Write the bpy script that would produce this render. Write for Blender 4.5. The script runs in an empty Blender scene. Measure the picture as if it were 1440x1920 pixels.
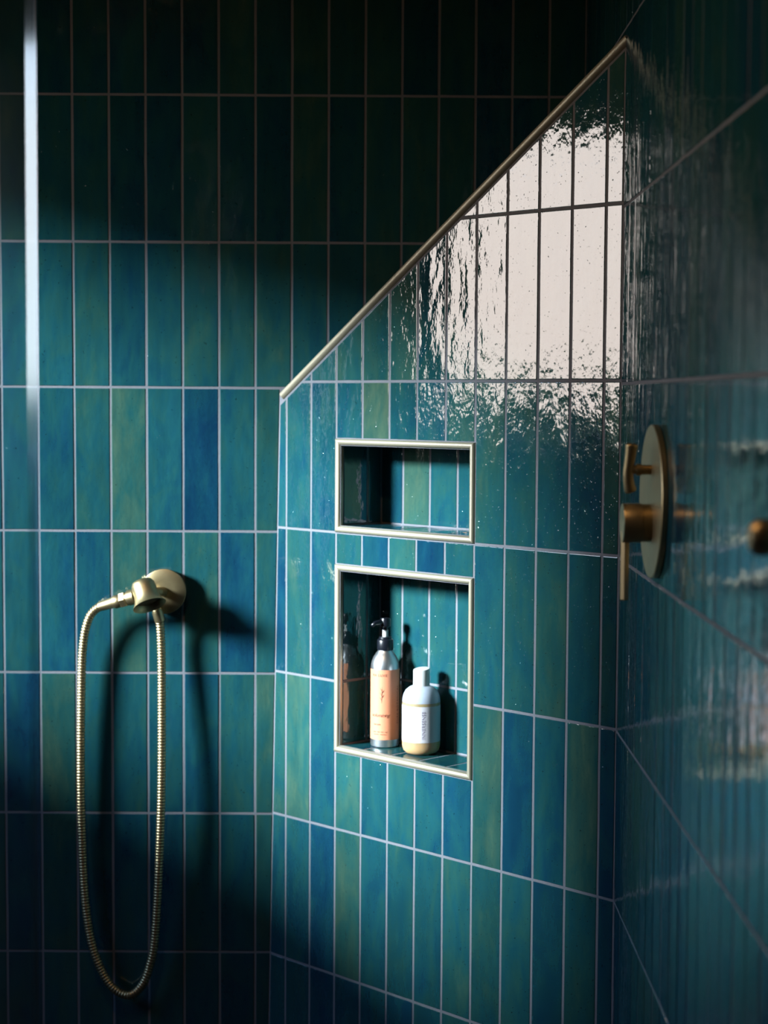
import bpy, bmesh, math, random
from mathutils import Vector, Matrix
random.seed(7)
SC = bpy.context.scene
COL = SC.collection

W = 0.065            # tile module (width incl. joint), metres
EYE = 1.5            # camera height
def P(x, y, z):      # module units relative to the eye -> metres
    return Vector((x * W, y * W, EYE + z * W))

# ------------------------------------------------------------------ camera
cam_d = bpy.data.cameras.new('camera')
cam = bpy.data.objects.new('camera', cam_d)
COL.objects.link(cam)
SC.camera = cam
F_PX, PITCH, ROLL = 3373.9, 0.06256, -0.00609
cam_d.sensor_fit = 'VERTICAL'
cam_d.sensor_height = 36.0
cam_d.sensor_width = 27.0
cam_d.lens = F_PX / 1920.0 * 36.0
_f = Vector((0, math.cos(PITCH), -math.sin(PITCH)))
_d = Vector((0, -math.sin(PITCH), -math.cos(PITCH)))
_r = Vector((1, 0, 0))
_rt = math.cos(ROLL) * _r + math.sin(ROLL) * _d
_dn = -math.sin(ROLL) * _r + math.cos(ROLL) * _d
cam.matrix_world = Matrix((( _rt.x, -_dn.x, -_f.x, 0), (_rt.y, -_dn.y, -_f.y, 0), (_rt.z, -_dn.z, -_f.z, EYE), (0, 0, 0, 1)))
cam_d.dof.use_dof = True
cam_d.dof.focus_distance = 43.0 * W
cam_d.dof.aperture_fstop = 3.9
cam_d.clip_start = 0.02

# ------------------------------------------------------------------ world, sun, exposure
SC.view_settings.view_transform = 'Standard'
SC.view_settings.look = 'None'
SC.view_settings.gamma = 1.0
SC.view_settings.use_curve_mapping = False
SC.view_settings.exposure = 0.0

SKY = 7.0
world = bpy.data.worlds.new('sky')
SC.world = world
world.use_nodes = True
nt = world.node_tree
nt.nodes.clear()
w_out = nt.nodes.new('ShaderNodeOutputWorld')
w_bg = nt.nodes.new('ShaderNodeBackground')
w_tc = nt.nodes.new('ShaderNodeTexCoord')
w_sep = nt.nodes.new('ShaderNodeSeparateXYZ')
w_ramp = nt.nodes.new('ShaderNodeValToRGB')
w_els = w_ramp.color_ramp.elements
w_els[0].position = 0.0; w_els[0].color = (0.020, 0.030, 0.016, 1)
w_els[1].position = 0.90; w_els[1].color = (0.16, 0.36, 0.80, 1)
for p_, c_ in ((0.498, (0.030, 0.045, 0.026, 1)), (0.503, (1.0, 0.86, 0.80, 1)), (0.57, (1.0, 0.88, 0.83, 1)), (0.66, (0.46, 0.70, 1.08, 1))):
    w_els.new(p_).color = c_
nt.links.new(w_tc.outputs['Generated'], w_sep.inputs[0])
w_map = nt.nodes.new('ShaderNodeMapRange')
w_map.inputs['From Min'].default_value = -1.0
nt.links.new(w_sep.outputs['Z'], w_map.inputs['Value'])
nt.links.new(w_map.outputs[0], w_ramp.inputs[0])
nt.links.new(w_ramp.outputs[0], w_bg.inputs['Color'])
w_bg.inputs['Strength'].default_value = SKY
nt.links.new(w_bg.outputs[0], w_out.inputs['Surface'])

sun_d = bpy.data.lights.new('sun', 'SUN')
sun = bpy.data.objects.new('sun', sun_d)
COL.objects.link(sun)
SUN_DIR = Vector((1.0, 0.47, -0.385)).normalized()      # direction the light travels
sun.rotation_euler = SUN_DIR.to_track_quat('-Z', 'Y').to_euler()
sun.location = (-8, -1, 5)
sun_d.energy = 20.0
sun_d.angle = math.radians(11)
sun_d.color = (0.84, 0.94, 1.0)

# window opening in the left wall (metres)
XL = -28 * W
WY0, WY1 = 28.2 * W, 45.2 * W
WZ0, WZ1 = EYE - 2.3 * W, EYE + 11.4 * W
por_d = bpy.data.lights.new('window_portal', 'AREA')
por_d.shape = 'RECTANGLE'
por_d.size = WY1 - WY0
por_d.size_y = WZ1 - WZ0
por = bpy.data.objects.new('window_portal', por_d)
COL.objects.link(por)
por.location = (XL - 0.06, (WY0 + WY1) / 2, (WZ0 + WZ1) / 2)
por.rotation_euler = Vector((1, 0, 0)).to_track_quat('-Z', 'Z').to_euler()
por_d.cycles.is_portal = True

SC.cycles.use_denoising = True
SC.cycles.max_bounces = 7
SC.cycles.diffuse_bounces = 3
SC.cycles.transparent_max_bounces = 16
SC.cycles.sample_clamp_indirect = 6.0
SC.cycles.caustics_reflective = False
SC.cycles.caustics_refractive = False

# ------------------------------------------------------------------ material helpers
def new_mat(name):
    m = bpy.data.materials.new(name)
    m.use_nodes = True
    t = m.node_tree
    return m, t, t.nodes['Principled BSDF']

def N(t, kind, **kw):
    n = t.nodes.new(kind)
    for k, v in kw.items():
        setattr(n, k, v)
    return n

def simple(name, col, rough=0.5, metal=0.0, noise=0.0, nscale=40.0, bump=0.0, **inp):
    m, t, b = new_mat(name)
    b.inputs['Base Color'].default_value = (*col, 1)
    b.inputs['Roughness'].default_value = rough
    b.inputs['Metallic'].default_value = metal
    for k, v in inp.items():
        b.inputs[k.replace('_', ' ')].default_value = v
    if noise or bump:
        tc = N(t, 'ShaderNodeTexCoord')
        nz = N(t, 'ShaderNodeTexNoise')
        nz.inputs['Scale'].default_value = nscale
        nz.inputs['Detail'].default_value = 4
        t.links.new(tc.outputs['Object'], nz.inputs['Vector'])
        if noise:
            mx = N(t, 'ShaderNodeMix', data_type='RGBA')
            mx.inputs['A'].default_value = (*[c * (1 - noise) for c in col], 1)
            mx.inputs['B'].default_value = (*[min(1, c * (1 + noise)) for c in col], 1)
            t.links.new(nz.outputs['Fac'], mx.inputs['Factor'])
            t.links.new(mx.outputs['Result'], b.inputs['Base Color'])
        if bump:
            bp = N(t, 'ShaderNodeBump')
            bp.inputs['Strength'].default_value = 1.0
            bp.inputs['Distance'].default_value = bump
            t.links.new(nz.outputs['Fac'], bp.inputs['Height'])
            t.links.new(bp.outputs['Normal'], b.inputs['Normal'])
    return m

def srgb(r, g, b):
    f = lambda c: (c / 255 / 12.92) if c / 255 <= 0.04045 else ((c / 255 + 0.055) / 1.055) ** 2.4
    return (f(r), f(g), f(b))

# glazed tile: tone (0 blue .. 1 olive) in object colour red, value in green
def make_tile_mat():
    m, t, b = new_mat('glazed_tile')
    L = t.links.new
    oi = N(t, 'ShaderNodeObjectInfo')
    tc = N(t, 'ShaderNodeTexCoord')
    sep = N(t, 'ShaderNodeSeparateColor')
    L(oi.outputs['Color'], sep.inputs[0])
    mul = N(t, 'ShaderNodeMath', operation='MULTIPLY'); mul.inputs[1].default_value = 37.0
    L(sep.outputs['Blue'], mul.inputs[0])
    comb = N(t, 'ShaderNodeCombineXYZ')
    L(mul.outputs[0], comb.inputs['Y'])
    L(mul.outputs[0], comb.inputs['X'])
    add = N(t, 'ShaderNodeVectorMath', operation='ADD')
    L(tc.outputs['Object'], add.inputs[0]); L(comb.outputs[0], add.inputs[1])
    def noise(scale, stretch, detail, rough=0.5, dist=0.0):
        mp = N(t, 'ShaderNodeMapping')
        mp.inputs['Scale'].default_value = (1, 1, stretch)
        L(add.outputs[0], mp.inputs['Vector'])
        n = N(t, 'ShaderNodeTexNoise')
        n.inputs['Scale'].default_value = scale
        n.inputs['Detail'].default_value = detail
        n.inputs['Roughness'].default_value = rough
        n.inputs['Distortion'].default_value = dist
        L(mp.outputs[0], n.inputs['Vector'])
        return n.outputs['Fac']
    def math_(op, a, bb):
        n = N(t, 'ShaderNodeMath', operation=op)
        for i, v in enumerate((a, bb)):
            if isinstance(v, (int, float)): n.inputs[i].default_value = v
            else: L(v, n.inputs[i])
        return n.outputs[0]
    big = noise(20, 0.45, 3, 0.55, 0.8)
    streak = noise(85, 0.12, 3, 0.6)
    fine = noise(260, 0.55, 3, 0.65)
    tone = math_('ADD', sep.outputs['Red'], math_('MULTIPLY', math_('SUBTRACT', big, 0.5), 0.75))
    tone = math_('ADD', tone, math_('MULTIPLY', math_('SUBTRACT', streak, 0.5), 0.28))
    tone = math_('ADD', tone, math_('MULTIPLY', math_('SUBTRACT', fine, 0.5), 0.16))
    ramp = N(t, 'ShaderNodeValToRGB')
    els = ramp.color_ramp.elements
    pal = ((0.0, (18, 62, 98)), (0.22, (24, 82, 108)), (0.45, (34, 98, 108)), (0.62, (46, 104, 102)), (0.80, (68, 112, 100)), (1.0, (96, 126, 104)))
    K = 0.50
    for i_, (p_, c) in enumerate(pal):
        q = els[0] if i_ == 0 else (els[-1] if i_ == len(pal) - 1 else els.new(p_))
        q.position = p_
        q.color = (*[v * K for v in srgb(*c)], 1)
    L(tone, ramp.inputs[0])
    # value variation and small pits
    val = math_('MULTIPLY', sep.outputs['Green'], math_('ADD', 0.72, math_('MULTIPLY', noise(32, 0.3, 4, 0.6), 0.56)))
    pits = N(t, 'ShaderNodeMapRange')
    pits.inputs['From Min'].default_value = 0.22; pits.inputs['From Max'].default_value = 0.32
    pits.inputs['To Min'].default_value = 0.6; pits.inputs['To Max'].default_value = 1.0
    L(noise(190, 1.0, 2, 0.5), pits.inputs['Value'])
    val = math_('MULTIPLY', val, pits.outputs[0])
    mx = N(t, 'ShaderNodeMix', data_type='RGBA', blend_type='MULTIPLY')
    mx.inputs['Factor'].default_value = 1.0
    L(ramp.outputs[0], mx.inputs['A'])
    cc = N(t, 'ShaderNodeCombineColor')
    for i in range(3): L(val, cc.inputs[i])
    L(cc.outputs[0], mx.inputs['B'])
    L(mx.outputs['Result'], b.inputs['Base Color'])
    b.inputs['Roughness'].default_value = 0.045
    b.inputs['IOR'].default_value = 1.95
    # glaze relief
    h1 = math_('MULTIPLY', noise(26, 0.35, 2), 1.0)
    h2 = math_('MULTIPLY', noise(75, 0.6, 2, 0.6), 0.34)
    h3 = math_('MULTIPLY', noise(300, 0.8, 2, 0.5), 0.04)
    spk = N(t, 'ShaderNodeMapRange')
    spk.inputs['From Min'].default_value = 0.73; spk.inputs['From Max'].default_value = 0.84
    L(noise(330, 0.9, 1, 0.5), spk.inputs['Value'])
    hh = math_('ADD', math_('ADD', h1, h2), math_('ADD', h3, math_('MULTIPLY', spk.outputs[0], 0.16)))
    bp = N(t, 'ShaderNodeBump')
    bp.inputs['Strength'].default_value = 1.0
    bp.inputs['Distance'].default_value = 0.0013
    L(hh, bp.inputs['Height'])
    L(bp.outputs['Normal'], b.inputs['Normal'])
    return m

M_TILE = make_tile_mat()
M_GROUT = simple('grout', srgb(103, 106, 114), 0.85, noise=0.12, nscale=300, bump=0.0004)
M_TRIM = simple('champagne_profile', srgb(164, 158, 138), 0.42, 0.6, noise=0.05, nscale=25)
M_BRASS = simple('aged_brass', srgb(168, 152, 116), 0.42, 1.0, noise=0.16, nscale=55, bump=0.00008)
M_BRASS_DARK = simple('brass_hollow', srgb(70, 56, 36), 0.5, 1.0, noise=0.1)
M_PLASTER = simple('dark_plaster', srgb(92, 72, 56), 0.9, noise=0.08, nscale=6)
M_CEIL = simple('ceiling_paint', srgb(120, 92, 70), 0.9, noise=0.05, nscale=5)
M_FLOOR = simple('slate_floor', srgb(40, 40, 42), 0.6, noise=0.15, nscale=9)
M_FRAME = simple('window_paint', srgb(205, 198, 188), 0.5, noise=0.04)
M_ALU = simple('brushed_aluminium', srgb(205, 210, 214), 0.36, 1.0, noise=0.03, nscale=90)
M_LABEL = simple('orange_paper', srgb(204, 134, 100), 0.55, noise=0.04, nscale=60)
M_INK = simple('ink_brown', srgb(112, 56, 40), 0.6, noise=0.02)
M_INK2 = simple('ink_grey', srgb(120, 112, 132), 0.6, noise=0.02)
M_BLACK = simple('black_plastic', srgb(16, 20, 28), 0.3, noise=0.05)
M_WHITE = simple('white_plastic', srgb(186, 190, 190), 0.35, noise=0.02)
M_PAPER = simple('white_paper', srgb(180, 178, 184), 0.6, noise=0.02)
M_LEAF = simple('leaf_green', srgb(52, 84, 40), 0.5, noise=0.35, nscale=12)
M_BARK = simple('bark', srgb(74, 58, 44), 0.9, noise=0.2)
M_EARTH = simple('lawn', srgb(58, 70, 40), 0.95, noise=0.3, nscale=5)

def make_frosted(name, col, sub, scale=0.012, weight=0.6):
    m, t, b = new_mat(name)
    tc = N(t, 'ShaderNodeTexCoord'); nz = N(t, 'ShaderNodeTexNoise')
    nz.inputs['Scale'].default_value = 30
    t.links.new(tc.outputs['Object'], nz.inputs['Vector'])
    mx = N(t, 'ShaderNodeMix', data_type='RGBA')
    mx.inputs['A'].default_value = (*[c * 0.96 for c in col], 1); mx.inputs['B'].default_value = (*col, 1)
    t.links.new(nz.outputs['Fac'], mx.inputs['Factor'])
    t.links.new(mx.outputs['Result'], b.inputs['Base Color'])
    b.inputs['Roughness'].default_value = 0.38
    b.inputs['Subsurface Weight'].default_value = weight
    b.inputs['Subsurface Radius'].default_value = sub
    b.inputs['Subsurface Scale'].default_value = scale
    return m
M_FROST = make_frosted('frosted_plastic', srgb(162, 172, 186), (1, 1, 1))
M_AMBER = make_frosted('amber_soap', srgb(176, 146, 108), (1.0, 0.5, 0.15), 0.03, 1.0)

def make_glass(name, tint, refl_scale=1.0, rough=0.02, gcol=(0.94, 0.98, 1.0)):
    m = bpy.data.materials.new(name); m.use_nodes = True
    t = m.node_tree; t.nodes.clear()
    out = N(t, 'ShaderNodeOutputMaterial')
    tr = N(t, 'ShaderNodeBsdfTransparent'); tr.inputs[0].default_value = (*tint, 1)
    gl = N(t, 'ShaderNodeBsdfGlossy'); gl.inputs['Roughness'].default_value = rough
    gl.inputs['Color'].default_value = (*gcol, 1)
    fr = N(t, 'ShaderNodeLayerWeight')
    pw = N(t, 'ShaderNodeMath', operation='POWER'); pw.inputs[1].default_value = 5.0
    ml = N(t, 'ShaderNodeMath', operation='MULTIPLY_ADD'); ml.inputs[1].default_value = 0.95 * refl_scale; ml.inputs[2].default_value = 0.05 * refl_scale
    mx = N(t, 'ShaderNodeMixShader')
    t.links.new(fr.outputs['Facing'], pw.inputs[0]); t.links.new(pw.outputs[0], ml.inputs[0]); t.links.new(ml.outputs[0], mx.inputs[0])
    t.links.new(tr.outputs[0], mx.inputs[1]); t.links.new(gl.outputs[0], mx.inputs[2])
    t.links.new(mx.outputs[0], out.inputs['Surface'])
    return m
M_GLASS = make_glass('clear_glass', (0.985, 0.995, 0.99), 0.35)
M_GLASS_EDGE = make_glass('polished_glass_edge', (0.90, 0.96, 0.98), 1.8, 0.11, (0.66, 0.86, 1.0))

# ------------------------------------------------------------------ object helpers
def obj(name, mesh, mat=None, parent=None):
    o = bpy.data.objects.new(name, mesh)
    COL.objects.link(o)
    if mat and not mesh.materials:
        mesh.materials.append(mat)
    if parent:
        o.parent = parent
    return o

def from_data(name, verts, faces, smooth=False):
    me = bpy.data.meshes.new(name)
    me.from_pydata([tuple(v) for v in verts], [], faces)
    me.update()
    bm = bmesh.new(); bm.from_mesh(me)
    bmesh.ops.recalc_face_normals(bm, faces=bm.faces)
    bm.to_mesh(me); bm.free()
    if smooth:
        me.polygons.foreach_set('use_smooth', [True] * len(me.polygons))
    return me

def empty(name, loc=(0, 0, 0)):
    o = bpy.data.objects.new(name, None)
    COL.objects.link(o); o.location = loc
    o.empty_display_size = 0.05
    return o

def tag(o, label=None, cat=None, group=None, kind=None):
    if label: o['label'] = label
    if cat: o['category'] = cat
    if group: o['group'] = group
    if kind: o['kind'] = kind
    return o

def box_mesh(name, lo, hi, bevel=0.0):
    bm = bmesh.new()
    bmesh.ops.create_cube(bm, size=1)
    for v in bm.verts:
        v.co = Vector([(lo[i] + hi[i]) / 2 + v.co[i] * (hi[i] - lo[i]) for i in range(3)])
    if bevel:
        bmesh.ops.bevel(bm, geom=bm.edges[:], offset=bevel, segments=2, affect='EDGES', profile=0.6)
    me = bpy.data.meshes.new(name); bm.to_mesh(me); bm.free()
    return me

def basis(axis):
    a = Vector(axis).normalized()
    h = Vector((0, 0, 1)) if abs(a.z) < 0.9 else Vector((1, 0, 0))
    x = h.cross(a).normalized(); y = a.cross(x)
    return x, y, a

def lathe(name, prof, origin=(0, 0, 0), axis=(0, 0, 1), seg=40, smooth=True, cap0=True, cap1=True, sharp=35):
    x, y, a = basis(axis); o = Vector(origin)
    vs, fs = [], []
    for (r, h) in prof:
        for i in range(seg):
            th = 2 * math.pi * i / seg
            vs.append(o + a * h + x * (r * math.cos(th)) + y * (r * math.sin(th)))
    for j in range(len(prof) - 1):
        for i in range(seg):
            k = (i + 1) % seg
            fs.append((j * seg + i, j * seg + k, (j + 1) * seg + k, (j + 1) * seg + i))
    if cap0: fs.append(tuple(range(seg))[::-1])
    if cap1: fs.append(tuple((len(prof) - 1) * seg + i for i in range(seg)))
    me = from_data(name, vs, fs, smooth)
    if smooth:
        me.set_sharp_from_angle(angle=math.radians(sharp))
    return me

def catmull(pts, n):
    pts = [Vector(p) for p in pts]
    ext = [2 * pts[0] - pts[1]] + pts + [2 * pts[-1] - pts[-2]]
    out = []
    for i in range(1, len(ext) - 2):
        p0, p1, p2, p3 = ext[i - 1:i + 3]
        for k in range(n):
            s = k / n
            out.append(0.5 * ((2 * p1) + (p2 - p0) * s + (2 * p0 - 5 * p1 + 4 * p2 - p3) * s * s + (3 * p1 - p0 - 3 * p2 + p3) * s ** 3))
    out.append(pts[-1])
    return out

def resample(pts, step):
    out = [pts[0].copy()]; acc = 0.0
    for a, b in zip(pts, pts[1:]):
        d = (b - a).length
        if d == 0: continue
        pos = step - acc
        while pos <= d:
            out.append(a + (b - a) * (pos / d)); pos += step
        acc = d - (pos - step)
    return out

def sweep(name, pts, radii, seg=14, smooth=True):
    vs, fs = [], []
    tang = [(pts[min(i + 1, len(pts) - 1)] - pts[max(i - 1, 0)]).normalized() for i in range(len(pts))]
    x = tang[0].orthogonal().normalized()
    for i, p in enumerate(pts):
        t_ = tang[i]
        x = (x - t_ * x.dot(t_)).normalized(); y = t_.cross(x)
        for k in range(seg):
            th = 2 * math.pi * k / seg
            vs.append(p + (x * math.cos(th) + y * math.sin(th)) * radii[i])
    for j in range(len(pts) - 1):
        for i in range(seg):
            k = (i + 1) % seg
            fs.append((j * seg + i, j * seg + k, (j + 1) * seg + k, (j + 1) * seg + i))
    fs.append(tuple(range(seg))[::-1]); fs.append(tuple((len(pts) - 1) * seg + i for i in range(seg)))
    return from_data(name, vs, fs, smooth)

# ------------------------------------------------------------------ wall frames
class Frame:
    """u across, inn into the wall, v up; o origin (metres). (a, d, b) -> point"""
    def __init__(s, o, u, inn, v):
        s.o, s.u, s.inn, s.v = Vector(o), Vector(u).normalized(), Vector(inn).normalized(), Vector(v).normalized()
    def pt(s, a, b, d=0.0):
        return s.o + s.u * a + s.v * b + s.inn * d
    def mat(s, a, b, d=0.0):
        p = s.pt(a, b, d)
        return Matrix(((s.u.x, s.inn.x, s.v.x, p.x), (s.u.y, s.inn.y, s.v.y, p.y), (s.u.z, s.inn.z, s.v.z, p.z), (0, 0, 0, 1)))

AL, LEAN = 0.00169, 0.01632
WA = 0.98844
uA = Vector((math.cos(AL), math.sin(AL), 0)); vA = Vector((0, -math.sin(LEAN), math.cos(LEAN)))
FA = Frame(P(-10.45033, 49.18381, 0.28563), uA, vA.cross(uA), vA)
BE = 0.80034
uB = Vector((math.cos(BE), -math.sin(BE), 0)); Z = Vector((0, 0, 1))
FB = Frame(P(-2.66642, 48.98665, 0.0), uB, Z.cross(uB), Z)          # b = height above the eye
CG = 1.57338
uC = Vector((math.cos(CG), -math.sin(CG), 0))
FC0 = Frame(P(5.34956, 45.0, 0.0), uC, Z.cross(uC), Z)
# B / C corner
def isect_u(F1, F2):     # u on F1 where it meets F2's plane at height of the eye
    return (F2.o - F1.o).dot(F2.inn) / F1.u.dot(F2.inn)
KR = isect_u(FB, FC0)                       # metres along B to the right corner
cornerBC = FB.pt(KR, 0)
FC = Frame(cornerBC, uC, FC0.inn, Z)        # u = 0 at the corner, growing towards the camera
ROW_B0, HB = 0.45522 * W, 3.97889 * W
ROW_C0, HC = 0.38316 * W, 3.96432 * W
HA = 3.98031 * WA * W
WAm = WA * W
SL0, SLG = 0.318 * W, 0.6808                # slope of the top edge of B: z = SL0 + SLG * u
NT_U, NB_U = -1.05 * W, -3.51 * W           # upper niche
NT_L, NB_L = -4.375 * W, -9.38 * W          # lower niche
K2, K7 = 2 * W, 7 * W
DEP = 1.5 * W
TW = 0.0112                                 # niche profile width
JOINT = 0.0041
GD = 0.0008                                 # joint depth behind the tile face

# ------------------------------------------------------------------ tile meshes
def clip(poly, a, b, c):        # keep a*x + b*y <= c
    out = []
    for i in range(len(poly)):
        p, q = poly[i], poly[(i + 1) % len(poly)]
        dp, dq = a * p[0] + b * p[1] - c, a * q[0] + b * q[1] - c
        if dp <= 0: out.append(p)
        if (dp < 0 < dq) or (dq < 0 < dp):
            s = dp / (dp - dq); out.append((p[0] + (q[0] - p[0]) * s, p[1] + (q[1] - p[1]) * s))
    return out

def area(poly):
    return 0.5 * sum(poly[i][0] * poly[(i + 1) % len(poly)][1] - poly[(i + 1) % len(poly)][0] * poly[i][1] for i in range(len(poly)))

def inset(poly, d):             # convex ccw polygon moved inwards by d
    n = len(poly); lines = []
    for i in range(n):
        p, q = Vector(poly[i]), Vector(poly[(i + 1) % n])
        e_ = (q - p)
        if e_.length < 1e-7: continue
        e_.normalize(); nn = Vector((e_.y, -e_.x))
        lines.append((nn.x, nn.y, nn.dot(p) - d))
    out = [(-9, -9), (9, -9), (9, 9), (-9, 9)]
    for l in lines:
        out = clip(out, *l)
        if len(out) < 3: return []
    return out

def tile_mesh(poly, rnd, wob=0.00035):
    """poly: ccw in (x across, z up); front face at y = 0, into the wall is +y"""
    ring = []
    n = len(poly)
    for i in range(n):
        p, q = Vector(poly[i]), Vector(poly[(i + 1) % n])
        L_ = (q - p).length
        k = 4 if L_ > 0.15 else (2 if L_ > 0.03 else 1)
        nn = Vector(((q - p).y, -(q - p).x)).normalized() if L_ > 1e-6 else Vector((0, 0))
        for s in range(k):
            w_ = rnd.uniform(-wob, wob * 0.4)
            ring.append(p + (q - p) * (s / k) + nn * w_)
    c = sum(ring, Vector((0, 0))) / len(ring)
    def inr(d):
        out = []
        m_ = len(ring)
        for i in range(m_):
            a_, b_, c_ = ring[i - 1], ring[i], ring[(i + 1) % m_]
            e1 = (b_ - a_); e2 = (c_ - b_)
            n1 = Vector((-e1.y, e1.x)).normalized() if e1.length > 1e-9 else Vector((0, 0))
            n2 = Vector((-e2.y, e2.x)).normalized() if e2.length > 1e-9 else n1
            nn = (n1 + n2)
            if nn.length < 1e-6: nn = n1
            nn.normalize()
            f = max(0.4, nn.dot(n1))
            out.append(b_ + nn * (d / f))
        return out
    rings = [(ring, 0.0034), (ring, 0.0006), (inr(0.0004), 0.00015), (inr(0.0011), 0.0)]
    vs, fs = [], []
    m_ = len(ring)
    for r, y in rings:
        vs += [(p.x, y, p.y) for p in r]
    for j in range(3):
        for i in range(m_):
            k = (i + 1) % m_
            fs.append((j * m_ + i, j * m_ + k, (j + 1) * m_ + k, (j + 1) * m_ + i))
    fs.append(tuple(3 * m_ + i for i in range(m_)))
    me = bpy.data.meshes.new('tile')
    me.from_pydata(vs, [], fs)
    me.update()
    me.materials.append(M_TILE)
    return me

RT = random.Random(11)
_shared = {}
def put_tile(frame, poly, tone, parent, val=1.0, tilt=0.0035, shared=None, name='tile'):
    poly = inset(poly, JOINT / 2)
    if len(poly) < 3: return None
    if area(poly) < 0: poly = poly[::-1]
    if area(poly) < 2.0e-5: return None
    ca = (min(p[0] for p in poly) + max(p[0] for p in poly)) / 2
    cb = (min(p[1] for p in poly) + max(p[1] for p in poly)) / 2
    loc = [(p[0] - ca, p[1] - cb) for p in poly]
    if shared:
        lst = _shared.setdefault(shared, [])
        if len(lst) < 7:
            lst.append(tile_mesh(loc, RT)); me = lst[-1]
        else:
            me = RT.choice(lst)
    else:
        me = tile_mesh(loc, RT)
    o = bpy.data.objects.new(name, me)
    COL.objects.link(o)
    o.parent = parent
    rx = max(-0.0015, min(0.0015, RT.gauss(0, tilt * 0.35)))
    rz = max(-0.010, min(0.010, RT.gauss(0, tilt)))
    o.matrix_world = frame.mat(ca, cb, RT.uniform(-0.0002, 0.0002)) @ Matrix.Rotation(rx, 4, 'X') @ Matrix.Rotation(rz, 4, 'Z')
    tone = 0.46 + (tone - 0.46) * 0.85
    o.color = (max(0.03, min(0.97, tone + RT.uniform(-0.04, 0.04))), val * RT.uniform(0.9, 1.08), RT.random(), 1)
    return o

def rect(a0, a1, b0, b1):
    return [(a0, b0), (a1, b0), (a1, b1), (a0, b1)]

def quad_faces(frame_pts):
    pass

# ------------------------------------------------------------------ the setting
FLOOR_B = -EYE                      # height of the floor relative to the eye
CEIL_B = 2.62 - EYE
Y_BACK = -1.3                       # wall behind the camera

# wall_back (A): slab with a front face at the joint depth
def slab(name, frame, a0, a1, b0, b1, d0, d1, mat):
    vs = [frame.pt(a, b, d) for d in (d0, d1) for b in (b0, b1) for a in (a0, a1)]
    fs = [(0, 1, 3, 2), (4, 6, 7, 5), (0, 4, 5, 1), (2, 3, 7, 6), (0, 2, 6, 4), (1, 5, 7, 3)]
    o = obj(name, from_data(name, vs, fs), mat)
    return tag(o, kind='structure')

wall_back = slab('wall_back', FA, (XL - FA.o.x) - 0.1, isect_u(FA, FC) + 0.12, FLOOR_B - 0.05, CEIL_B + 0.05, GD, 0.12, M_GROUT)
tag(wall_back, 'rear shower wall of upright blue-green glazed tiles with pale joints', 'wall')
sA = isect_u(FC, FA)                # u on C of the A/C corner (negative)
wall_right = slab('wall_right', FC, sA - 0.02, FC.o.y - Y_BACK, FLOOR_B - 0.05, CEIL_B + 0.05, GD, 0.12, M_GROUT)
tag(wall_right, 'right shower wall of glossy teal tiles running towards the viewer', 'wall')

# wall_corner (B): diagonal wall with a sloping top and two recessed niches
def zb(u): return SL0 + SLG * u
kL = isect_u(FB, FA) - 0.03
vs, fs = [], []
def addq(*pts):
    i0 = len(vs); vs.extend(pts); fs.append(tuple(range(i0, i0 + len(pts))))
TRO = 0.0                            # body stays flush under the profile
def b_(u, z, d=GD): return FB.pt(u, z, d)
fl = FLOOR_B
kRR = KR + 0.01
iT_U, iB_U, iT_L, iB_L = NT_U - TW, NB_U + TW, NT_L - TW, NB_L + TW     # niche inner limits
k2, k7 = K2 + TW, K7 - TW
addq(b_(kL, fl), b_(k2, fl), b_(k2, zb(k2)), b_(kL, zb(kL)))
addq(b_(k7, fl), b_(kRR, fl), b_(kRR, zb(kRR)), b_(k7, zb(k7)))
addq(b_(k2, iT_U), b_(k7, iT_U), b_(k7, zb(k7)), b_(k2, zb(k2)))
addq(b_(k2, iT_L), b_(k7, iT_L), b_(k7, iB_U), b_(k2, iB_U))
addq(b_(k2, fl), b_(k7, fl), b_(k7, iB_L), b_(k2, iB_L))
NB_D = DEP + GD
for (t_, bt) in ((iT_U, iB_U), (iT_L, iB_L)):
    j0, j1, tt, bb = k2 - GD, k7 + GD, t_ + GD, bt - GD
    addq(b_(j0, bb, NB_D), b_(j1, bb, NB_D), b_(j1, tt, NB_D), b_(j0, tt, NB_D))
    addq(b_(j0, bb), b_(j0, bb, NB_D), b_(j0, tt, NB_D), b_(j0, tt))
    addq(b_(j1, bb), b_(j1, tt), b_(j1, tt, NB_D), b_(j1, bb, NB_D))
    addq(b_(j0, tt), b_(j0, tt, NB_D), b_(j1, tt, NB_D), b_(j1, tt))
    addq(b_(j0, bb), b_(j1, bb), b_(j1, bb, NB_D), b_(j0, bb, NB_D))
# sloping cap back to the corner behind
cAC = FC.pt(sA, 0, 0.01); relc = cAC - FB.o
kc, dc = relc.dot(FB.u), relc.dot(FB.inn)
addq(b_(kL, zb(kL)), b_(kRR, zb(kRR)), b_(kc, zb(kc), dc))
addq(b_(kL, fl), b_(kL, zb(kL)), b_(kc, zb(kc), dc), b_(kc, fl, dc))
addq(b_(kRR, fl), b_(kc, fl, dc), b_(kc, zb(kc), dc), b_(kRR, zb(kRR)))
me = bpy.data.meshes.new('wall_corner')
me.from_pydata([tuple(v) for v in vs], [], fs); me.update()
wall_corner = obj('wall_corner', me, M_GROUT)
tag(wall_corner, 'diagonal tiled wall with sloping top edge and two recessed niches', 'wall', kind='structure')

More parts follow.
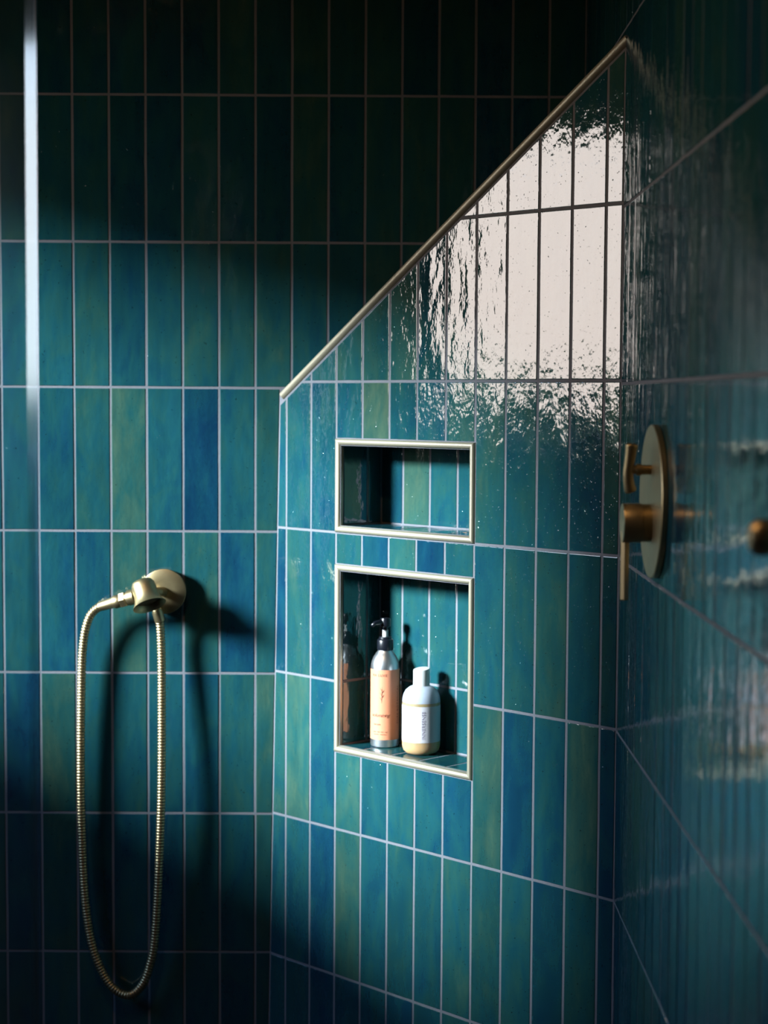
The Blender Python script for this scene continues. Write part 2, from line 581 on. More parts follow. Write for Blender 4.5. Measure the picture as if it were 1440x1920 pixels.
# left wall with the window opening
def wall_with_hole(name, x0, x1, y0, y1, z0, z1, hy0, hy1, hz0, hz1, mat):
    ys, zs = (y0, hy0, hy1, y1), (z0, hz0, hz1, z1)
    bm = bmesh.new()
    V = {}
    for xi, x in enumerate((x0, x1)):
        for i, y in enumerate(ys):
            for j, z in enumerate(zs):
                V[xi, i, j] = bm.verts.new((x, y, z))
    for xi in (0, 1):
        for i in range(3):
            for j in range(3):
                if (i, j) != (1, 1):
                    bm.faces.new((V[xi, i, j], V[xi, i + 1, j], V[xi, i + 1, j + 1], V[xi, i, j + 1]))
    for (a, b) in (((1, 1), (2, 1)), ((2, 1), (2, 2)), ((2, 2), (1, 2)), ((1, 2), (1, 1)),
                   ((0, 0), (3, 0)), ((3, 0), (3, 3)), ((3, 3), (0, 3)), ((0, 3), (0, 0))):
        bm.faces.new((V[0, a[0], a[1]], V[0, b[0], b[1]], V[1, b[0], b[1]], V[1, a[0], a[1]])) if a[0] in (1, 2) and b[0] in (1, 2) else None
    bmesh.ops.recalc_face_normals(bm, faces=bm.faces)
    me = bpy.data.meshes.new(name); bm.to_mesh(me); bm.free()
    return obj(name, me, mat)
wall_left = wall_with_hole('wall_left', XL - 0.10, XL, Y_BACK - 0.1, 3.45, -0.05, 2.67, WY0, WY1, WZ0, WZ1, M_PLASTER)
tag(wall_left, 'brown plastered wall holding the window that lights the shower', 'wall', kind='structure')
wf = obj('wall_front', box_mesh('wall_front', (XL - 0.1, Y_BACK - 0.1, -0.05), (FC.pt(FC.o.y - Y_BACK, 0).x + 0.12, Y_BACK, 2.67)), M_PLASTER)
tag(wf, 'brown plastered wall behind the viewer', 'wall', kind='structure')
fo = obj('floor', box_mesh('floor', (XL - 0.1, Y_BACK - 0.1, -0.06), (0.5, 3.45, 0.0)), M_FLOOR)
tag(fo, 'dark slate bathroom floor', 'floor', kind='structure')
ce = obj('ceiling', box_mesh('ceiling', (XL - 0.1, Y_BACK - 0.1, 2.62), (0.5, 3.45, 2.70)), M_CEIL)
tag(ce, 'warm brown ceiling', 'ceiling', kind='structure')

# window frame in the opening
win = empty('window_1', (XL - 0.06, (WY0 + WY1) / 2, WZ0))
tag(win, 'painted window frame in the left wall', 'window', kind='structure')
ft = 0.035
wx0, wx1 = XL - 0.085, XL - 0.035
def world_child(o, parent):
    o.parent = parent
    o.matrix_parent_inverse = Matrix.Translation(parent.location).inverted()
for lo, hi in (((wx0, WY0, WZ0), (wx1, WY0 + ft, WZ1)), ((wx0, WY1 - ft, WZ0), (wx1, WY1, WZ1)),
               ((wx0, WY0 + ft, WZ0), (wx1, WY1 - ft, WZ0 + ft)), ((wx0, WY0 + ft, WZ1 - ft), (wx1, WY1 - ft, WZ1))):
    world_child(obj('frame_bar', box_mesh('frame_bar', lo, hi, 0.004), M_FRAME), win)

# ------------------------------------------------------------------ tiles on wall_back
TA = {-1: '4564455654656565', 0: '44574156', 1: '43375625', 2: '27543367', 3: '36343546', 4: '45545445'}
kAB = lambda b: None
# intersection line of A and B planes in A coordinates
def line_in(F1, F2):
    # F2 plane: (p - o2).inn2 = 0 ; p = o1 + u a + v b
    return F1.u.dot(F2.inn), F1.v.dot(F2.inn), (F2.o - F1.o).dot(F2.inn)
la = line_in(FA, FB)          # a*la0 + b*la1 = la2 ; in front of B where < la2
lc = line_in(FA, FC)
# cap plane through the slope line, level along B's inward direction
capn = (FB.u * (-SLG) + Z).normalized()
capo = FB.o + Z * SL0
lcap = (FA.u.dot(capn), FA.v.dot(capn), (capo - FA.o).dot(capn))
for j in range(-4, 6):
    for i in range(-6, 17):
        b1, b0 = -j * HA, -(j + 1) * HA
        b1 = min(b1, CEIL_B - FA.o.z + EYE - 0.002)
        if b1 - b0 < 0.02: continue
        poly = rect(i * WAm, (i + 1) * WAm, b0, b1)
        n0 = len(poly); a0 = area(poly)
        poly = clip(poly, lc[0], lc[1], lc[2] + JOINT * 0.3)
        if len(poly) < 3: continue
        if j >= 0:
            poly = clip(poly, la[0], la[1], la[2] + JOINT * 0.3)
        elif i >= 7:
            poly = clip(poly, -lcap[0], -lcap[1], -lcap[2])
        if len(poly) < 3: continue
        s = TA.get(j, '')
        tone = int(s[i]) / 10 + 0.02 if 0 <= i < len(s) else RT.choice((0.3, 0.4, 0.5, 0.55, 0.6, 0.7))
        full = abs(area(poly) - a0) < 1e-7 and abs((b1 - b0) - HA) < 1e-6
        put_tile(FA, poly, tone, wall_back, shared='A' if full else None)

# ------------------------------------------------------------------ tiles on wall_corner
TB = {-3: '6666666666666', -2: '6676656676656', -1: '6566675677666', 0: '4544955665436', 1: '2636361545645',
      2: '6836453372472', 3: '4427454665453', 4: '4434434543443', 5: '4454344543443'}
lba = line_in(FB, FA)
TRW = 0.0140                        # slope profile width
cs = 1 / math.sqrt(1 + SLG * SLG)
for j in range(-3, 6):
    for i in range(-1, 12):
        b1, b0 = ROW_B0 - j * HB, ROW_B0 - (j + 1) * HB
        spans = [(b0, b1)]
        if 2 <= i <= 6:
            cut = []
            for (lo, hi) in spans:
                segs = [(lo, hi)]
                for (nt_, nb_) in ((NT_U, NB_U), (NT_L, NB_L)):
                    out = []
                    for (l, h) in segs:
                        if nb_ >= h or nt_ <= l: out.append((l, h)); continue
                        if h > nt_: out.append((nt_ , h))
                        if l < nb_: out.append((l, nb_))
                    segs = out
                cut += segs
            spans = cut
        for (lo, hi) in spans:
            if hi - lo < 0.012: continue
            poly = rect(i * W, (i + 1) * W, lo, hi); a0 = area(poly)
            poly = clip(poly, -SLG * cs, cs, SL0 * cs - TRW - 0.0008)
            if len(poly) < 3: continue
            poly = clip(poly, 1, 0, KR - 0.0004)
            if len(poly) < 3: continue
            poly = clip(poly, lba[0], lba[1], lba[2] - 0.0004)
            if len(poly) < 3: continue
            tone = int(TB[j][i + 1]) / 10 + 0.02
            full = abs(area(poly) - a0) < 1e-7 and abs((hi - lo) - HB) < 1e-6
            put_tile(FB, poly, tone, wall_corner, shared='B' if full else None)

# niche linings
for (t_, bt, back) in ((iT_U, iB_U, {0: '39444'}), (iT_L, iB_L, {1: '55557', 2: '54554'})):
    FN = Frame(FB.pt(0, 0, DEP), FB.u, FB.inn, Z)
    rows = [(ROW_B0 - (j + 1) * HB, ROW_B0 - j * HB, j) for j in range(-1, 4)]
    for (r0, r1, j) in rows:
        lo, hi = max(r0, bt), min(r1, t_)
        if hi - lo < 0.004: continue
        s = back.get(j, '55555')
        for c in range(5):
            put_tile(FN, rect(max((2 + c) * W, k2), min((3 + c) * W, k7), lo, hi), int(s[c]) / 10 + 0.02, wall_corner, tilt=0.002)
    FF = Frame(FB.pt(0, bt, 0), FB.u, -Z, FB.inn)
    FT = Frame(FB.pt(0, t_, 0), FB.u, Z, -FB.inn)
    for c in range(5):
        a0, a1 = max((2 + c) * W, k2), min((3 + c) * W, k7)
        put_tile(FF, rect(a0, a1, 0.0062, DEP), (0.4, 0.5, 0.45, 0.6, 0.4)[c], wall_corner, tilt=0.002)
        put_tile(FT, rect(a0, a1, -DEP, -0.0062), (0.5, 0.45, 0.6, 0.4, 0.5)[c], wall_corner, tilt=0.002)
    FLJ = Frame(FB.pt(k2, 0, 0), FB.inn, -FB.u, Z)
    FRJ = Frame(FB.pt(k7, 0, 0), -FB.inn, FB.u, Z)
    for (r0, r1, j) in rows:
        lo, hi = max(r0, bt), min(r1, t_)
        if hi - lo < 0.004: continue
        for (d0, d1) in ((0.0062, W), (W, DEP)):
            put_tile(FLJ, rect(d0, d1, lo, hi), 0.5, wall_corner, tilt=0.002)
            put_tile(FRJ, rect(-d1, -d0, lo, hi), 0.5, wall_corner, tilt=0.002)

# ------------------------------------------------------------------ tiles on wall_right
lcb = line_in(FC, FB)
lccap = (FC.u.dot(capn), FC.v.dot(capn), (capo - FC.o).dot(capn))
TONES_C = (0.3, 0.35, 0.45, 0.5, 0.4, 0.55, 0.6, 0.25)
NCF = 22
for j in range(-5, 6):
    b1, b0 = ROW_C0 - j * HC, ROW_C0 - (j + 1) * HC
    b1 = min(b1, CEIL_B - 0.002)
    if b1 - b0 < 0.02: continue
    for i in range(-9, NCF):
        poly = rect(i * W, (i + 1) * W, b0, b1); a0 = area(poly)
        poly = clip(poly, -1, 0, -sA - 0.0004)
        if len(poly) < 3: continue
        if i < 0:
            poly = clip(poly, -lccap[0], -lccap[1], -lccap[2])
            if len(poly) < 3: continue
        full = abs(area(poly) - a0) < 1e-7 and abs((b1 - b0) - HC) < 1e-6
        put_tile(FC, poly, RT.choice(TONES_C), wall_right, tilt=0.006, shared='C' if full else None)

# ------------------------------------------------------------------ metal profiles (trims)
PROF = [(-0.0004, 0.0030), (-0.0004, -0.0012), (0.0006, -0.0030), (0.0024, -0.0042), (0.0046, -0.0044),
        (0.0072, -0.0038), (0.0098, -0.0012), (0.0112, 0.0022), (0.0112, 0.0062), (0.0090, 0.0062)]
def strip(name, p0, p1, inward, m0, m1, parent, prof=PROF, mat=M_TRIM):
    """p0, p1: outer edge ends in (u, z) on B; inward 2D unit; m0/m1 mitre signs"""
    p0, p1, inward = Vector(p0), Vector(p1), Vector(inward)
    t_ = (p1 - p0).normalized()
    vs, fs = [], []
    for (p, m_, sgn) in ((p0, m0, 1), (p1, m1, -1)):
        for (o_, d_) in prof:
            q = p + inward * o_ + t_ * (sgn * m_ * o_)
            vs.append(FB.pt(q.x, q.y, d_))
    n = len(prof)
    for i in range(n):
        k = (i + 1) % n
        fs.append((i, k, n + k, n + i))
    fs.append(tuple(range(n))[::-1]); fs.append(tuple(range(n, 2 * n)))
    me = from_data(name, vs, fs, True)
    me.set_sharp_from_angle(angle=math.radians(50))
    o = obj(name, me, mat, parent)
    return o
dirS = Vector((1, SLG)).normalized()
inS = Vector((SLG, -1)).normalized()
prof2 = [(o_ * TRW / 0.0110, d_) for (o_, d_) in PROF]
uL = isect_u(FB, FA)
a_ = Vector((uL + 0.004, zb(uL + 0.004))); b2_ = Vector((KR - 0.0006, zb(KR - 0.0006)))
tr1 = strip('trim_1', a_, b2_, inS, 0, 0, None, prof2)
tag(tr1, 'champagne metal edge strip along the sloping top of the diagonal wall', 'trim', kind='structure')
for n_, (t_, bt, lab) in enumerate(((NT_U, NB_U, 'champagne metal edging around the empty upper niche'),
                                    (NT_L, NB_L, 'champagne metal edging around the lower niche with bottles'))):
    c_ = FB.pt((K2 + K7) / 2, bt)
    tr = empty('trim_%d' % (n_ + 2), (0, 0, 0))
    tag(tr, lab, 'trim', kind='structure')
    strip('edge_strip', (K2, t_), (K7, t_), (0, -1), 1, 1, tr)
    strip('edge_strip', (K2, bt), (K7, bt), (0, 1), 1, 1, tr)
    strip('edge_strip', (K2, bt), (K2, t_), (1, 0), 1, 1, tr)
    strip('edge_strip', (K7, bt), (K7, t_), (-1, 0), 1, 1, tr)

# ------------------------------------------------------------------ glass screen with bevelled edge, left
gu = Vector((-0.50, 0.866, 0)).normalized()            # runs away from its free edge
gn = Vector((-0.866, -0.50, 0)).normalized()           # face towards the viewer
g0 = P(-6.05, 31.5, 0); g0.z = 0.0
GT = 0.006
bev_n = Vector((-0.79, -0.61, 0)).normalized()
GZ0, GZ1 = 0.004, 2.35
def prism(name, plan, z0, z1):
    n = len(plan)
    vs = [(p.x, p.y, z0) for p in plan] + [(p.x, p.y, z1) for p in plan]
    fs = [tuple(range(n))[::-1], tuple(range(n, 2 * n))] + [(i, (i + 1) % n, n + (i + 1) % n, n + i) for i in range(n)]
    return from_data(name, vs, fs)
BW = 0.027
tdir = Vector((0.635, -0.772, 0)).normalized()         # along the bevel face, tip towards the viewer
gs = empty('glass_screen', (g0.x, g0.y, 0.0))
tag(gs, 'clear glass shower screen panel with a bright upright edge at far left', 'shower screen')
tip = g0.copy()
heel = tip - tdir * BW
back = tip - gu * -0.004
glen = (FA.o.y - 0.08 - g0.y) / gu.y
far = heel + gu * glen
far2 = far - gn * GT
pane = obj('pane', prism('pane', [heel + gu * 0.001, far, far2, heel + gu * 0.001 - gn * GT], GZ0, GZ1), M_GLASS)
bev = obj('bevelled_edge', prism('bevelled_edge', [tip, heel, heel - gn * GT * 0.8], GZ0, GZ1), M_GLASS_EDGE)
for o in (pane, bev): world_child(o, gs)

# ------------------------------------------------------------------ hand shower outlet, holder and hose on wall_back
def onA(x, z, off):      # x, z in modules seen at the wall, off = distance in front (modules)
    yb_ = (FA.o + FA.v * ((z - 0.28563) * W)).y / W + (x + 10.45) * math.sin(AL)
    s = (yb_ - off) / 49.18
    return P(x * s * 1.0, yb_ - off, z * s)
hs_loc = onA(-6.007, -5.275, 0)
hs = empty('shower_outlet', hs_loc)
tag(hs, 'aged brass hand shower outlet on the rear wall with looping ribbed hose', 'shower fitting')
ax = Vector((0, -1, 0))
def A_px(px, py, off):   # hose layout measured on the wall plane: position in modules
    x = (px - 720.0) / 68.6 ; z = -(py - 749.0) / 68.2
    return onA(x, z, off)
disc = lathe('backplate', [(0.0, 0.0), (0.0385, 0.0), (0.0395, 0.010), (0.0402, 0.0165), (0.0398, 0.0180), (0.0385, 0.0188), (0.02, 0.0194), (0.0, 0.0195)],
             hs_loc + ax * 0.0004, ax, 64, cap0=False, cap1=False)
def hchild(o): world_child(o, hs); return o
hchild(obj('backplate', disc, M_BRASS))
bell_top = A_px(265, 1093, 0.90)
bell_dir = Vector((0.34, -0.42, -0.84)).normalized()
stem_end = bell_top + bell_dir * 0.020
stem0 = hs_loc + Vector((0.000, -0.018, 0.0))
hchild(obj('arm', sweep('arm', [stem0, stem0 + (stem_end - stem0) * 0.3, stem0 + (stem_end - stem0) * 0.7, stem_end], [0.0085, 0.008, 0.0085, 0.010], 20), M_BRASS))
bell = lathe('holder_cup', [(0.0, -0.003), (0.010, -0.0025), (0.0175, 0.0005), (0.0208, 0.006), (0.0215, 0.014), (0.0215, 0.024), (0.0225, 0.032),
                            (0.0252, 0.040), (0.0288, 0.0455), (0.0298, 0.0468), (0.0292, 0.0472), (0.0265, 0.0455), (0.0215, 0.040), (0.0195, 0.030), (0.0, 0.029)],
             bell_top, bell_dir, 56, cap0=False, cap1=False, sharp=50)
cup = hchild(obj('holder_cup', bell, M_BRASS))
noz = lathe('cup_liner', [(0.0, 0.0), (0.0205, 0.0), (0.0212, 0.0035), (0.016, 0.0048), (0.0, 0.0048)], bell_top + bell_dir * 0.0335, bell_dir, 40, cap0=False, cap1=False)
o = obj('cup_liner', noz, M_BRASS_DARK, cup)
o.matrix_parent_inverse = cup.matrix_basis.inverted() @ Matrix.Identity(4)
world_fix = [(o, cup)]
# side union
nut_a = A_px(246, 1122, 0.84); nut_b = A_px(185, 1140, 0.60)
nd = (nut_b - nut_a).normalized(); nl = (nut_b - nut_a).length
hchild(obj('collar', lathe('collar', [(0, -0.006), (0.0135, -0.006), (0.0138, 0.006), (0.0118, 0.0075), (0.0118, 0.010)], nut_a, nd, 36, cap0=False), M_BRASS))
hexp = []
hchild(obj('hex_nut', lathe('hex_nut', [(0.0125, 0.0095), (0.0142, 0.0108), (0.0142, 0.0205), (0.0125, 0.0218)], nut_a, nd, 6, smooth=False), M_BRASS))
hchild(obj('hose_ferrule', lathe('hose_ferrule', [(0.0100, 0.021), (0.0118, 0.024), (0.0118, 0.034), (0.0098, 0.037), (0.0090, nl - 0.006), (0.0085, nl)], nut_a, nd, 36), M_BRASS))
path = [nut_b - nd * 0.004, A_px(178, 1145, 0.56), A_px(166, 1160, 0.51), A_px(157, 1190, 0.45), A_px(152, 1235, 0.39), A_px(150, 1300, 0.36), A_px(148.5, 1400, 0.34), A_px(148.5, 1530, 0.33),
        A_px(154, 1680, 0.33), A_px(165, 1770, 0.35), A_px(182, 1825, 0.37), A_px(206, 1866, 0.40), A_px(237, 1882, 0.42), A_px(263, 1863, 0.45), A_px(278, 1825, 0.48),
        A_px(288, 1770, 0.52), A_px(296, 1630, 0.60), A_px(301, 1480, 0.62), A_px(302, 1300, 0.50), A_px(301, 1210, 0.44), A_px(298, 1165, 0.50), A_px(291, 1142, 0.62)]
hp = resample(catmull(path, 30), 0.00135)
RP = (0.0065, 0.0079, 0.0080, 0.0066)
hchild(obj('hose', sweep('hose', hp, [RP[i % 4] for i in range(len(hp))], 14), M_BRASS))
hchild(obj('hose_end', lathe('hose_end', [(0.0075, -0.012), (0.0095, -0.010), (0.0095, 0.008), (0.008, 0.012)], A_px(296, 1156, 0.55), (path[-1] - path[-2]), 28), M_BRASS))

# ------------------------------------------------------------------ valve on wall_right
vp = P(5.34956, 35.05, -1.96)
xa = Vector((-1, 0, 0))
vp.x = FC.pt((FC.o - vp).dot(Vector((0, 1, 0))), 0).x
vv = empty('shower_valve', vp)
tag(vv, 'round brass shower valve plate on the right wall with knob and lever', 'shower valve')
def vchild(name, me, mat=M_BRASS):
    o = obj(name, me, mat); world_child(o, vv); return o
PR = 1.50 * W
vchild('face_plate', lathe('face_plate', [(0, 0.0), (PR - 0.001, 0.0), (PR, 0.001), (PR, 0.0070), (PR - 0.0012, 0.0082), (0, 0.0085)], vp + xa * 0.0006, xa, 96, cap0=False, cap1=False))
dz = vp + Vector((0, 0, 0.62 * W))
vchild('diverter_stem', lathe('diverter_stem', [(0.0062, 0.008), (0.0062, 0.020), (0.0074, 0.021), (0.0074, 0.027), (0.0055, 0.028), (0.0055, 0.036)], dz, xa, 32))
hp2 = catmull([dz + Vector((-0.0335, -0.004, 0.0335)), dz + Vector((-0.0345, -0.003, 0.022)), dz + Vector((-0.0360, -0.001, 0.008)), dz + Vector((-0.0370, 0.001, -0.006)),
               dz + Vector((-0.0352, 0.003, -0.020)), dz + Vector((-0.0325, 0.005, -0.0285))], 8)
rr = [0.0084 - 0.0018 * math.sin(math.pi * i / (len(hp2) - 1)) for i in range(len(hp2))]
rr[0] *= 0.55; rr[1] *= 0.9; rr[-1] *= 0.55; rr[-2] *= 0.9
vchild('diverter_handle', sweep('diverter_handle', hp2, rr, 18))
kz = vp + Vector((0, 0, -0.42 * W))
kr = 0.385 * W
vchild('knob_base', lathe('knob_base', [(kr * 0.96, 0.008), (kr * 0.96, 0.0200)], kz, xa, 56))
kn = vchild('knob', lathe('knob', [(kr * 0.9, 0.0196), (kr, 0.0206), (kr, 0.0425), (kr * 0.96, 0.0440), (0.0, 0.0445)], kz, xa, 56, cap1=False))
lo = kz + Vector((-0.0440, -0.0040, -1.52 * W)); hi = kz + Vector((-0.0355, 0.0040, -kr * 0.4))
lvm = box_mesh('lever', lo, hi, 0.0016)
lvc = (lo + hi) / 2
lvm.transform(Matrix.Translation(lvc) @ Matrix.Rotation(math.radians(45), 4, 'Z') @ Matrix.Translation(-lvc))
lv = obj('lever', lvm, M_BRASS); world_child(lv, vv)

# ------------------------------------------------------------------ brass knob near the right edge
kp = P(5.34956, 23.0, -1.74)
kp.x = FC.pt((FC.o.y - kp.y), 0).x
kk = empty('wall_knob', kp)
tag(kk, 'small brass wall knob cut off by the right edge of the picture', 'knob')
for nm, pr in (('rose', [(0, 0), (0.018, 0), (0.018, 0.003), (0.016, 0.005), (0, 0.0055)]),
               ('stem', [(0.0065, 0.005), (0.006, 0.020)]),
               ('head', [(0.0, 0.018), (0.009, 0.0185), (0.0148, 0.022), (0.0160, 0.028), (0.0150, 0.034), (0.0105, 0.039), (0.0, 0.041)])):
    o = obj(nm, lathe(nm, pr, kp + xa * 0.0005, xa, 40, cap0=(nm == 'stem'), cap1=(nm == 'stem')), M_BRASS); world_child(o, kk)

# ------------------------------------------------------------------ bottles in the lower niche
FLOORZ = iB_L + 0.0004
def text_on_cyl(name, body, size, center, radius, ang0, z0, mat, parent, vertical=False, shear=0.0, spacing=1.0, scale_x=1.0):
    cu = bpy.data.curves.new(name, 'FONT')
    cu.body = body; cu.size = size; cu.align_x = 'CENTER'; cu.align_y = 'CENTER'
    cu.shear = shear; cu.space_character = spacing
    to = bpy.data.objects.new(name, cu); COL.objects.link(to)
    dg = bpy.context.evaluated_depsgraph_get()
    me = bpy.data.meshes.new_from_object(to.evaluated_get(dg))
    bpy.data.objects.remove(to); bpy.data.curves.remove(cu)
    bm = bmesh.new(); bm.from_mesh(me)
    bmesh.ops.triangulate(bm, faces=bm.faces[:])
    for v in bm.verts:
        x, y = v.co.x * scale_x, v.co.y
        if vertical: x, y = -y, x
        th = ang0 + x / radius
        v.co = center + Vector((math.cos(th) * radius, math.sin(th) * radius, z0 + y))
    bm.to_mesh(me); bm.free()
    me.materials.clear(); me.materials.append(mat)
    o = bpy.data.objects.new(name, me); COL.objects.link(o)
    return o

def arc_band(name, center, radius, z0, z1, a0, a1, n=40, thick=0.00025):
    vs, fs = [], []
    for i in range(n + 1):
        th = a0 + (a1 - a0) * i / n
        for r in (radius, radius + thick):
            for z in (z0, z1):
                vs.append(center + Vector((math.cos(th) * r, math.sin(th) * r, z)))
    for i in range(n):
        q = i * 4; p = q + 4
        fs += [(q + 2, p + 2, p + 3, q + 3), (q, q + 1, p + 1, p), (q, p, p + 2, q + 2), (q + 1, q + 3, p + 3, p + 1)]
    fs += [(0, 2, 3, 1), (n * 4, n * 4 + 1, n * 4 + 3, n * 4 + 2)]
    me = from_data(name, vs, fs, True)
    me.set_sharp_from_angle(angle=math.radians(40))
    return me

CAMA = math.atan2(-1, 0.0)      # direction towards the viewer in plan
# pump bottle
R1 = 0.0246
p1 = FB.pt(2.98 * W, FLOORZ, 0.90 * W)
pb = empty('pump_bottle', p1)
tag(pb, 'aluminium pump bottle with orange label and black pump in lower niche', 'bottle')
def pchild(o, par=None):
    world_child(o, pb)
    return o
body1 = obj('body', lathe('body', [(0, 0), (R1 - 0.002, 0), (R1 - 0.0004, 0.0012), (R1, 0.003), (R1, 0.1360), (R1 * 0.985, 0.1420), (R1 * 0.93, 0.1480), (R1 * 0.82, 0.1545), (R1 * 0.66, 0.1605),
                                   (R1 * 0.52, 0.1650), (R1 * 0.48, 0.1690), (R1 * 0.48, 0.176), (0, 0.176)], p1, Z, 56, cap0=False, cap1=False), M_ALU)
pchild(body1)
lab1 = pchild(obj('label', arc_band('label', p1, R1 + 0.0001, 0.0135, 0.1345, CAMA - 1.9, CAMA + 1.9), M_LABEL))
lr1 = R1 + 0.0006
def sub(o, parent, root):
    o.parent = parent
    return o
A0 = CAMA - 0.35
for (tx, sz, an, z, kw) in (('RA LUXE', 0.0062, A0 - 0.05, 0.1250, dict(spacing=1.15)),
                            ('volumizing', 0.0085, A0 - 0.02, 0.0560, dict(shear=0.5, spacing=0.95)),
                            ('serum', 0.0055, A0 - 0.22, 0.0405, {}),
                            ('water  aloe  kelp  sage', 0.0030, A0, 0.0275, {}),
                            ('lavender  rosemary', 0.0030, A0, 0.0232, {})):
    t_ = text_on_cyl('label_text', tx, sz, p1, lr1, an, z, M_INK, lab1, **kw)
    sub(t_, lab1, pb)
t_ = text_on_cyl('label_text', 'PURE BOTANICAL', 0.0068, p1, lr1, CAMA + 1.05, 0.074, M_INK, lab1, vertical=True, spacing=1.25)
sub(t_, lab1, pb)
# little sprig drawn on the label
vs, fs = [], []
def on1(x, z, r=lr1):
    th = A0 + 0.12 + x / r
    return p1 + Vector((math.cos(th) * r, math.sin(th) * r, z))
for (x0, z0_, x1, z1_) in [(0, 0.078, 0.001, 0.106)] + [(0.0002 * k, 0.082 + 0.004 * k, (0.0045 if k % 2 else -0.0035), 0.0885 + 0.004 * k) for k in range(5)]:
    i0 = len(vs)
    vs += [on1(x0 - 0.00025, z0_), on1(x0 + 0.00025, z0_), on1((x0 + x1) / 2 + 0.0006, (z0_ + z1_) / 2 - 0.0006), on1(x1, z1_), on1((x0 + x1) / 2 - 0.0006, (z0_ + z1_) / 2 + 0.0006)]
    fs.append((i0, i0 + 1, i0 + 2, i0 + 3, i0 + 4))
t_ = obj('label_drawing', from_data('label_drawing', vs, fs), M_INK); sub(t_, lab1, pb)
pchild(obj('collar', lathe('collar', [(0.0135, 0.1665), (0.0140, 0.168), (0.0140, 0.1835), (0.0132, 0.1850), (0.0112, 0.1856), (0.0108, 0.1895), (0.0, 0.1898)], p1, Z, 36, cap1=False, sharp=50), M_BLACK))
pchild(obj('stem', lathe('stem', [(0.0050, 0.1890), (0.0050, 0.2010)], p1, Z, 28), M_WHITE))
pump_dir = Vector((-0.82, -0.57, 0))
hd = pchild(obj('pump_head', lathe('pump_head', [(0.0042, 0.2005), (0.0046, 0.2050), (0.0088, 0.2075), (0.0092, 0.2185), (0.0080, 0.2215), (0, 0.2220)], p1, Z, 32, cap1=False, sharp=50), M_BLACK))
sp = [p1 + Z * 0.2150, p1 + Z * 0.2152 + pump_dir * 0.012, p1 + Z * 0.2140 + pump_dir * 0.022, p1 + Z * 0.2095 + pump_dir * 0.028]
t_ = obj('nozzle', sweep('nozzle', sp, [0.0048, 0.0042, 0.0037, 0.0033], 16), M_BLACK); sub(t_, hd, pb)

# frosted bottle
R2 = 0.0322
p2 = FB.pt(4.36 * W, FLOORZ, 0.88 * W)
fb = empty('frosted_bottle', p2)
tag(fb, 'squat frosted bottle with white cap, white label and amber liquid in lower niche', 'bottle')
def fchild(o): world_child(o, fb); return o
BH = 0.1135
LQ = 0.0885
lowp = [(0, 0), (R2 * 0.62, 0), (R2 * 0.80, 0.0018), (R2 * 0.93, 0.0062), (R2 * 0.985, 0.0115), (R2, 0.017), (R2, LQ)]
upp = [(R2, LQ), (R2 * 0.985, 0.0945), (R2 * 0.93, 0.1015), (R2 * 0.82, 0.1080), (R2 * 0.66, 0.1125), (R2 * 0.50, 0.1150), (R2 * 0.44, 0.1155), (0, 0.1156)]
fchild(obj('liquid_body', lathe('liquid_body', lowp, p2, Z, 56, cap0=False, cap1=False), M_AMBER))
fchild(obj('shoulder', lathe('shoulder', upp, p2, Z, 56, cap0=False, cap1=False), M_FROST))
lab2 = fchild(obj('label', arc_band('label', p2, R2 + 0.0001, 0.0225, 0.0835, CAMA - 1.75, CAMA + 1.75), M_PAPER))
t_ = text_on_cyl('label_text', 'INNERSENSE', 0.0082, p2, R2 + 0.0006, CAMA + 0.12, 0.052, M_INK2, lab2, vertical=True, spacing=1.05)
sub(t_, lab2, fb)
CR = 0.0140
cap = lathe('cap', [(CR, 0.1150), (CR, 0.1420), (CR * 0.97, 0.1436), (CR * 0.9, 0.1440), (0, 0.1425)], p2, Z, 40, cap1=False, sharp=50)
for v in cap.vertices:                         # disc-top: slanting lid
    h = v.co.z - p2.z
    if h > 0.13:
        v.co.z += 0.0022 * ((v.co - p2).dot(Vector((0.75, 0.66, 0))) / CR)
fchild(obj('cap', cap, M_WHITE))

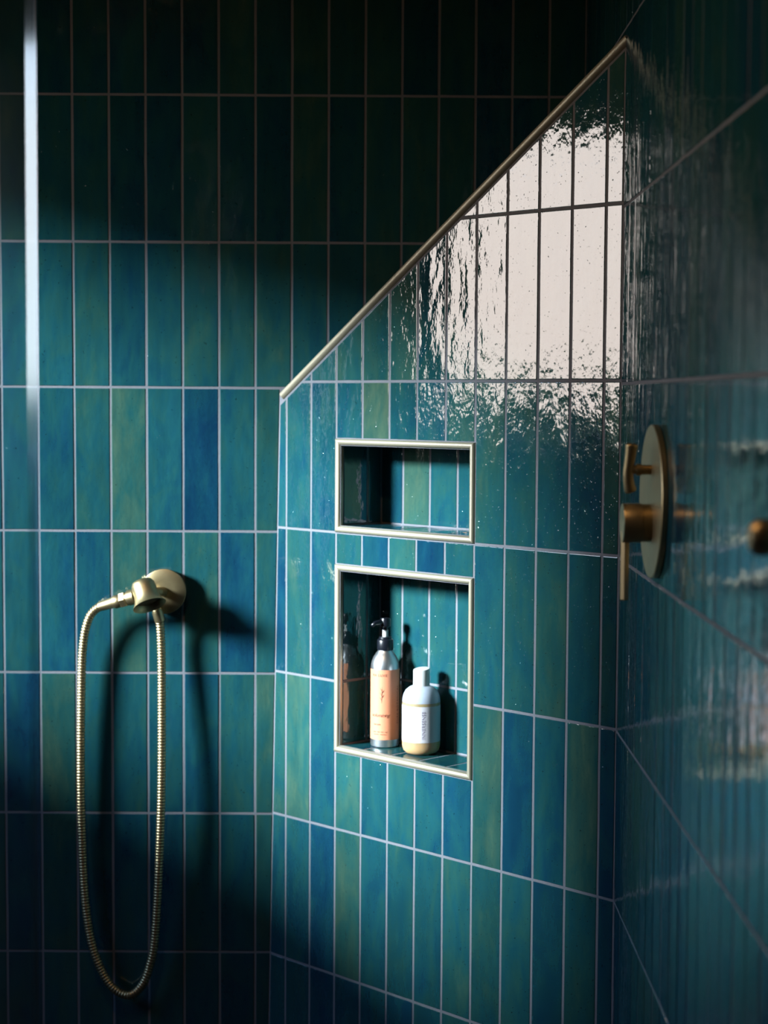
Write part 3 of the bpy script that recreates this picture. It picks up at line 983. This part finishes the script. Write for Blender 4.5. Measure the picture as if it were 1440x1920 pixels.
# ------------------------------------------------------------------ warm downlight in the ceiling
dlp = Vector((-0.55, 1.75, 2.62))
dl = empty('ceiling_downlight', dlp)
tag(dl, 'small warm downlight set into the ceiling', 'lamp')
m_, t_, b_m = new_mat('warm_lamp')
b_m.inputs['Base Color'].default_value = (0.9, 0.8, 0.7, 1)
b_m.inputs['Emission Color'].default_value = (1.0, 0.58, 0.28, 1)
b_m.inputs['Emission Strength'].default_value = 480.0
for nm, pr, mt in (('ring', [(0.036, 0.0), (0.050, 0.0), (0.050, 0.004), (0.046, 0.006), (0.040, 0.006), (0.036, 0.002)], M_FRAME), ('lens', [(0.0, 0.0022), (0.0355, 0.0022), (0.0355, 0.0005), (0.0, 0.0005)], m_)):
    o = obj(nm, lathe(nm, pr, dlp - Z * 0.0002, -Z, 36, cap0=False, cap1=False), mt); world_child(o, dl)

# ------------------------------------------------------------------ garden outside the window
gr = obj('ground', box_mesh('ground', (-30, -22, -0.6), (XL - 0.1, 28, -0.4)), M_EARTH)
tag(gr, 'garden lawn outside the window', 'lawn', kind='structure')
RB = random.Random(5)
def bush(x, y, h, r, label):
    root = empty('shrub', (x, y, -0.4))
    tag(root, label, 'shrub', 'shrubs outside the window')
    tr = obj('trunk', sweep('trunk', [Vector((x, y, -0.4)), Vector((x + 0.05, y, h * 0.4)), Vector((x, y + 0.06, h * 0.75))], [0.05, 0.04, 0.02], 8), M_BARK)
    world_child(tr, root)
    vs, fs = [], []
    for _ in range(2600):
        th = RB.uniform(0, 2 * math.pi); q = RB.random() ** 0.4
        zz = RB.uniform(-1, 1); rad = math.sqrt(max(0, 1 - zz * zz)) * q
        c = Vector((x + rad * r * math.cos(th), y + rad * r * math.sin(th), -0.4 + (h + 0.4) * (0.55 + 0.45 * zz * q)))
        a = Vector((RB.gauss(0, 1), RB.gauss(0, 1), RB.gauss(0, 1))).normalized(); b = a.orthogonal().normalized()
        l_, w_ = RB.uniform(0.05, 0.10), RB.uniform(0.02, 0.04)
        i0 = len(vs)
        vs += [c - a * l_, c + b * w_, c + a * l_, c - b * w_]
        fs.append((i0, i0 + 1, i0 + 2, i0 + 3))
    me = bpy.data.meshes.new('foliage'); me.from_pydata([tuple(v) for v in vs], [], fs); me.update()
    lf = obj('foliage', me, M_LEAF); lf['kind'] = 'stuff'
    world_child(lf, root)
bush(-4.4, 1.30, 1.52, 0.48, 'dense green shrub outside the window, second from the viewer')
bush(-4.7, 2.45, 1.60, 0.52, 'dense green shrub outside the window, third from the viewer')
bush(-4.5, 3.60, 1.50, 0.48, 'dense green shrub outside the window, farthest from the viewer')
bush(-4.6, 0.15, 1.66, 0.52, 'dense green shrub outside the window, nearest the viewer')
